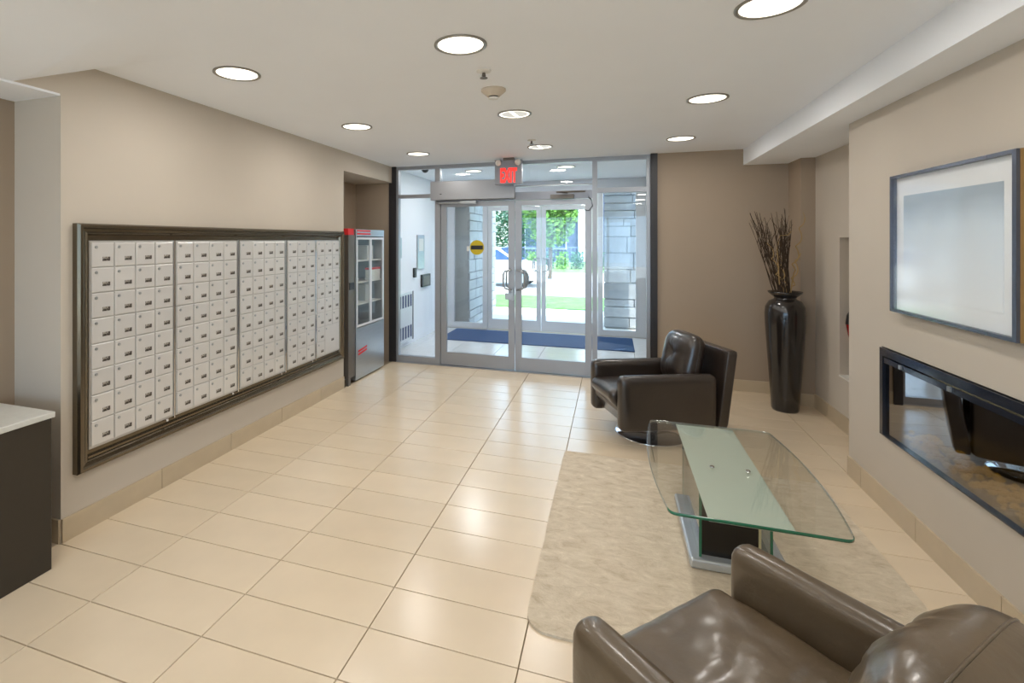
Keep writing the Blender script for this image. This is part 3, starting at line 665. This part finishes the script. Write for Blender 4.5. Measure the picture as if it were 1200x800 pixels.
for x in (.49, .655): obj('fixing', lathe([(0, 0), (.012, 0), (.010, .004), (0, .005)], 16), CHROME, ct, loc=Vector((x, 2.93, TZ))-ct.location)
# base
b0, b1 = 2.72, 3.34
o = obj('base_plate', bbox(.355, .79, 2.69, 3.36, RZ, RZ+.05, .014, 3), SATIN, ct, root=ct, smooth='w')
o = obj('core_box', boxes((.413, .655, b0+.02, b1-.02, RZ+.05, TZ-TH-.005)), BLACKW, ct, root=ct)
for x in (.398, .698):
    p = obj('glass_side', boxes((x, x+.012, b0, b1, RZ+.05, TZ-TH-.005)), TGLASS, ct, root=ct)
    obj('green_edge', boxes((x, x+.012, b0-.003, b0, RZ+.05, TZ-TH-.005)), GREENG, p, root=ct)
    obj('green_edge', boxes((x, x+.012, b1, b1+.003, RZ+.05, TZ-TH-.005)), GREENG, p, root=ct)
CREAM = mat('cream_side_panel', (214, 208, 170), .4)
obj('side_panel', boxes((.657, .668, b0+.02, b1-.02, RZ+.05, TZ-TH-.005)), CREAM, ct, root=ct)

# ================================================================== ARMCHAIRS
def rbox(x0, x1, y0, y1, z0, z1, bev, nx=10, ny=10, nz=8, puff=0, seg=4):
    """rounded box on a grid: superellipsoid-like rounding by clamped radius"""
    bm = bmesh.new(); bmesh.ops.create_cube(bm, size=1)
    bmesh.ops.subdivide_edges(bm, edges=bm.edges[:], cuts=nx, use_grid_fill=True)
    cx_, cy_, cz_ = (x0+x1)/2, (y0+y1)/2, (z0+z1)/2; hx, hy, hz = (x1-x0)/2, (y1-y0)/2, (z1-z0)/2
    n = nx+1
    for v in bm.verts:
        # redistribute grid towards the edges
        q = [math.copysign(min(1, abs(c*2)), c) for c in v.co]
        q = [math.sin(c*PI/2)*.5+c*.5 for c in q]
        p = Vector((q[0]*hx, q[1]*hy, q[2]*hz)); b = min(bev, hx*.98, hy*.98, hz*.98)
        inner = Vector((max(-hx+b, min(hx-b, p.x)), max(-hy+b, min(hy-b, p.y)), max(-hz+b, min(hz-b, p.z))))
        d = p-inner
        if d.length > 1e-7: p = inner+d.normalized()*b
        v.co = p
    return bm, Vector((cx_, cy_, cz_)), (hx, hy, hz)
def fin(bm, c):
    bmesh.ops.translate(bm, verts=bm.verts, vec=c); return bm
def pillow(hx, hy, hz, cuts=24, dimples=(), seed=0, amp=.004, a=5.0):
    """stuffed cushion: y-z is its face, x its thickness; a superellipsoid with tufts and fine creases"""
    bm = bmesh.new(); bmesh.ops.create_cube(bm, size=2); bmesh.ops.subdivide_edges(bm, edges=bm.edges[:], cuts=cuts, use_grid_fill=True)
    b = 2.3
    for v in bm.verts:
        q = Vector([math.tan(c*.785) for c in v.co]).normalized()
        r = ((abs(q.y)**a+abs(q.z)**a)**(b/a)+abs(q.x)**b)**(-1/b); p = Vector((q.x*r*hx, q.y*r*hy, q.z*r*hz))
        sg = math.copysign(1, p.x) if abs(p.x) > .001 else 0; t_ = abs(p.x)/hx
        for (dy, dz, dd, ds) in dimples:
            r2 = ((p.y-dy)**2+(p.z-dz)**2)/ds**2; an = math.atan2(p.z-dz, p.y-dy)
            p.x -= sg*dd*math.exp(-r2)
            p.x -= sg*dd*.30*math.exp(-r2*.10)*max(0, math.sin(an*3+seed))**4
        nn = noise.fractal(Vector((p.y*7+seed, p.z*7, seed)), .8, 2, 4)
        p.x += sg*nn*amp*2*t_
        edge = max(abs(p.y)/hy, abs(p.z)/hz)       # gathers towards the seams
        p.x += sg*t_*amp*1.2*math.sin((p.y+p.z*.3)*75+3*nn)*max(0, edge-.55)
        v.co = p
    return bm
def armchair(name, label, loc, face, Wd=.70, AH=.55, lm=LEATHER, cx0=-.27, sq=5.0, seed=0, wr=.004, cl='', cush_top=.86):
    """face: direction the chair faces, angle of +x"""
    t = thing(name, label, 'armchair', loc, face)
    hw = Wd/2; at = .115; zb = .14
    base = obj('swivel_base', lathe([(0, .018), (.05, .03), (.20, .018), (.275, .008), (.285, .0), (0, 0)], 48), CHROME, t, smooth=True); base['label'] = 'round chrome swivel foot'
    obj('column', lathe([(.035, .02), (.035, zb+.02), (0, zb+.02)], 20), CHROME, t, smooth=True)
    # body under the seat: front slopes back towards the floor
    hb = hw-at+.01
    bm = prism([(-.36, zb), (.30, zb), (.385, .27), (.385, .30), (-.36, .30)], 'y', -hb, hb); obj('seat_body', bm, lm, t)
    for s in (-1, 1):
        y0, y1 = (hw-at, hw) if s > 0 else (-hw, -hw+at)
        bm, c, h = rbox(-.375, .40, y0, y1, zb-.01, AH, .048, nx=14)
        for v in bm.verts:   # crown the top a little, soften panels
            if v.co.z > h[2]-.05: v.co.z += .006*(1-(v.co.y/h[1])**2)
            k = noise.noise(Vector((v.co.x*5+seed+s, v.co.z*5, 0)))*.004; v.co.y += k
            if v.co.x > h[0]-.05 and v.co.z < 0: v.co.x -= .0
        obj('armrest', fin(bm, c), lm, t, smooth='w')
    # back slab, leaning
    bm, c, h = rbox(-.055, .035, -hw, hw, 0, .60, .022, nx=10)
    fin(bm, c)
    for v in bm.verts: v.co.x -= v.co.z*.14
    fin(bm, Vector((-.40, 0, zb))); obj('back_panel', bm, lm, t, smooth='w')
    # seat cushion
    iw = hw-at-.003
    bm, c, h = rbox(-.30, .435, -iw, iw, .29, .425, .045, nx=26 if not cl else 44)
    for v in bm.verts:
        u = v.co.x/h[0]; q = v.co.y/h[1]
        if v.co.z > 0:
            v.co.z += .022*(1-u*u)*(1-q*q)
            P_ = Vector((v.co.x*5+seed, v.co.y*5, seed)); v.co.z += noise.fractal(P_, .7, 2, 3)*wr*.45
            # long creases across the seat
            s_ = math.sin((v.co.x*1.2+v.co.y*.35)*26+2.5*noise.noise(P_*.8)+seed); v.co.z -= wr*1.25*max(0, s_)**3*(1-q*q)*max(0, min(1, 1.0-u*1.6))
        if u > .75 and v.co.z < 0: v.co.x -= .04*(-v.co.z/h[2])*(u-.75)/.25
    obj('seat_cushion', fin(bm, c), lm, t, smooth=True)
    # back cushion
    ph = (cush_top-.41)/2; pw = iw-.0
    bm = pillow(.115 if not cl else .135, pw, ph, 24 if not cl else 40, ((-.02, .03, .045, .05),) if not cl else ((-.22, .16, .008, .03),), seed, wr*.55, sq)
    bmesh.ops.rotate(bm, verts=bm.verts, cent=(0, 0, 0), matrix=Matrix.Rotation(-.20, 3, 'Y'))
    c = obj('back_cushion', fin(bm, Vector((cx0, 0, .41+ph*.98))), lm, t, smooth=True)
    # seam round the cushion rim
    pts = []
    for k in range(64):
        an = 2*PI*k/64; q = Vector((0, math.cos(an), math.sin(an))); r = (abs(q.y)**sq+abs(q.z)**sq)**(-1/sq)
        pts.append(Vector((0, q.y*r*pw, q.z*r*ph)))
    pts.append(pts[0].copy())
    bm = bmesh.new(); tube(bm, pts, .0035, 6, cap=False); bmesh.ops.rotate(bm, verts=bm.verts, cent=(0, 0, 0), matrix=Matrix.Rotation(-.20, 3, 'Y'))
    obj('piping', fin(bm, Vector((cx0, 0, .41+ph*.98))), lm, c, smooth=True)
    return t
armchair('armchair', 'dark leather armchair with chrome swivel foot, near the entrance doors', (.30, 4.50, 0), PI+math.radians(23.5), Wd=.66, AH=.55, seed=1.3, wr=.004, cush_top=.84)
armchair('armchair', 'brown leather armchair with creased seat, in the bottom right foreground', (.45, 1.44, 0), math.radians(180-43.5), Wd=.82, AH=.56, lm=LEATHN, seed=4.1, wr=.012, cl='near', cx0=-.255, cush_top=.83, sq=3.4)

# ================================================================== OUTSIDE
ground = thing('ground', 'bright street ground with lawn strips beyond the outer doors', 'ground', (0, 9, 0), kind='structure')
def gpart(name, b, m, lab=None):
    o = obj(name, boxes(b), m, ground, root=ground)
    if lab: o['label'] = lab
    return o
gpart('pavement', (-25, 25, 9.0, 12.0, -.2, -.02), PAVE, 'pale concrete pavement')
gpart('lawn', (-25, 25, 12.0, 14.6, -.2, .0), GRASS); gpart('roadway', (-40, 40, 14.6, 24.4, -.3, -.06), ROAD, 'sunlit roadway')
gpart('rear_pavement', (-25, 25, -20, YB-.25, -.2, -.02), PAVE); gpart('kerb', (-40, 40, 24.4, 24.6, -.3, .03), PAVE); gpart('far_lawn', (-40, 40, 24.6, 60, -.3, .02), GRASS)
# stone pillars at the recessed entrance: blocks are parts
def stone_wall(name, label, x0, x1, y0, y1, zt, faces):
    t = thing(name, label, 'wall', ((x0+x1)/2, (y0+y1)/2, 0), kind='structure')
    obj('mortar_core', boxes((x0+.03, x1-.03, y0+.03, y1-.03, -.1, zt)), MORTAR, t, root=t)
    z = 0
    while z < zt-.05:
        h = R.choice((.14, .19, .24, .30)); h = min(h, zt-z)
        for fc in faces:
            lo, hi = (x0, x1) if fc in 'sn' else (y0, y1); s = lo
            while s < hi-.02:
                l = min(R.uniform(.28, .62), hi-s)
                if hi-s-l < .12: l = hi-s
                pr = R.uniform(0, .018); g = .006
                if fc == 's': b = (s+g, s+l-g, y0-pr, y0+.035, z+g, z+h-g)
                elif fc == 'e': b = (x1-.035, x1+pr, s+g, s+l-g, z+g, z+h-g)
                elif fc == 'w': b = (x0-pr, x0+.035, s+g, s+l-g, z+g, z+h-g)
                obj('stone', bbox(*b, .008, 1), STONEW, t, root=t); s += l
        z += h
stone_wall('wall_stone_left', 'grey coursed stone wall outside the left sidelight', -3.4, -2.52, 9.0, 11.2, 3.0, 'e')
stone_wall('wall_stone_right', 'grey coursed stone pillar outside the right sidelight', -.16, .9, 9.7, 10.9, 3.0, 's')
# trees
def tree(name, label, x, y, h, r, m, n, trunk=.10, seed=0, zc=None):
    t = thing(name, label, 'tree', (x, y, 0)); rr = random.Random(seed)
    bm = bmesh.new(); tube(bm, [(0, 0, 0), (.05, 0, h*.35), (-.03, .05, h*.6), (.02, 0, h*.9)], trunk, 8, .02); obj('trunk', bm, BARK, t)
    for k in range(5):
        a = rr.random()*6.3; z0 = h*(.45+.08*k); bm = bmesh.new(); tube(bm, [(0, 0, z0), (math.cos(a)*r*.4, math.sin(a)*r*.4, z0+.35), (math.cos(a)*r*.8, math.sin(a)*r*.8, z0+.6)], trunk*.4, 6, .01); obj('branch', bm, BARK, t)
    bm = bmesh.new(); zc = zc or h*.68
    for k in range(n):
        while True:
            p = Vector((rr.uniform(-1, 1), rr.uniform(-1, 1), rr.uniform(-1, 1)))
            if p.length < 1 and noise.noise(p*2.2+Vector((seed, 0, 0))) > -.22: break
        c = Vector((p.x*r, p.y*r, zc+p.z*(h-zc))); s = rr.uniform(.07, .15)
        u = Vector((rr.uniform(-1, 1), rr.uniform(-1, 1), rr.uniform(-.5, .5))).normalized(); v = u.cross(Vector((rr.uniform(-1, 1), rr.uniform(-1, 1), 1))).normalized()
        q = [bm.verts.new(c+u*s*a+v*s*.55*b) for a, b in ((-1, 0), (0, -1), (1, 0), (0, 1))]; bm.faces.new(q)
    o = obj('foliage', bm, m, t); o['kind'] = 'stuff'
tree('street_tree', 'bright yellow-green leafy tree seen through the outer doors', -2.45, 21.0, 4.8, 1.15, LEAF, 5200, .09, 3, 3.0)
tree('street_tree', 'darker blue-green tree left of the bright one', -6.2, 32.5, 5.8, 1.9, LEAFD, 4200, .12, 9, 3.0)
# hedge plants and fence
for k in range(7):
    x = -5.0+k*.80; t = thing('shrub', ('leafy shrub by the far fence, %s in the row' % ('first from left', 'second from left', 'third from left', 'fourth, in the middle', 'third from right', 'second from right', 'last on the right')[k]), 'shrub', (x, 28.0, .02), group='shrubs by the fence')
    bm = bmesh.new()
    for q in range(420):
        p = Vector((max(-.30, min(.30, R.gauss(0, .2))), max(-.3, min(.3, R.gauss(0, .2))), min(.9, abs(R.gauss(.4, .28))))); a = R.random()*6; s = R.uniform(.05, .10)
        vs = [bm.verts.new(p+Vector((math.cos(a+e)*s*f, math.sin(a+e)*s*f*.5, s*f*g_))) for e, f, g_ in ((0, 1, .4), (1.6, .5, 1), (3.1, 1, .2), (4.7, .5, -1))]; bm.faces.new(vs)
    o = obj('foliage', bm, LEAF if k % 2 else LEAFD, t); o['kind'] = 'stuff'
FENCEM = mat('blue_grey_fence_paint', (120, 134, 176), .6)
t = thing('railing', 'blue-grey metal railing across the street', 'railing', (-3, 29, 0))
for z in (.35, 1.15): obj('rail', boxes((-9, 4, 28.98, 29.02, z, z+.05)), FENCEM, t, root=t)
for k in range(66): obj('baluster', boxes((-9+k*.2-.012, -9+k*.2+.012, 28.985, 29.015, .02, 1.15)), FENCEM, t, root=t)
# building
t = thing('apartment_building', 'blue-grey building across the street with pale right bay', 'building', (-4, 40, 0))
obj('facade', boxes((-22, 10, 38, 46, 0, 6.4)), FACADE, t, root=t)
for x in (-13, -8.6, -2.35, 1.4): obj('bay', boxes((x, x+1.7, 37.4, 38, 0, 6.6)), PAVE, t, root=t)
for x in (-17, -15, -11, -9.9, -6.3, -4.4, 3.6, 5.6):
    for z in (.9, 4.1): f = obj('window', boxes((x, x+1.2, 37.9, 38.0, z, z+1.7)), VALU, t, root=t); obj('pane', boxes((x+.08, x+1.12, 37.87, 37.9, z+.08, z+1.62)), WINM, f, root=t)
# car
cr = thing('parked_car', 'white car parked in the roadway, seen through the left outer door', 'car', (-4.35, 18.2, -.06))
side = [(-2.1, .25), (2.05, .25), (2.12, .5), (2.05, .78), (1.2, .92), (.55, 1.38), (-.9, 1.42), (-1.6, 1.02), (-2.1, .95), (-2.18, .55)]
bm = prism(side, 'y', -.82, .82); bmesh.ops.bevel(bm, geom=bm.edges[:], offset=.06, segments=2, affect='EDGES'); obj('body', bm, CAR, cr)
for s in (-1, 1):
    obj('side_window', prism([(-1.2, .98), (1.05, .96), (.5, 1.32), (-.85, 1.35)], 'y', s*.825-.004, s*.825+.004), WINM, cr)
    for x in (-1.35, 1.3):
        o = obj('wheel', disc_y(.33, -.1, .1, 0, 0, 22), TYRE, cr, loc=(x, s*.76, .33)); obj('hub', disc_y(.19, s*.10-.01, s*.10+.01, 0, 0, 16), STEEL, o)
obj('windscreen', prism([(.60, 1.36), (1.22, .93), (1.25, .95), (.63, 1.385)], 'y', -.70, .70), WINM, cr)
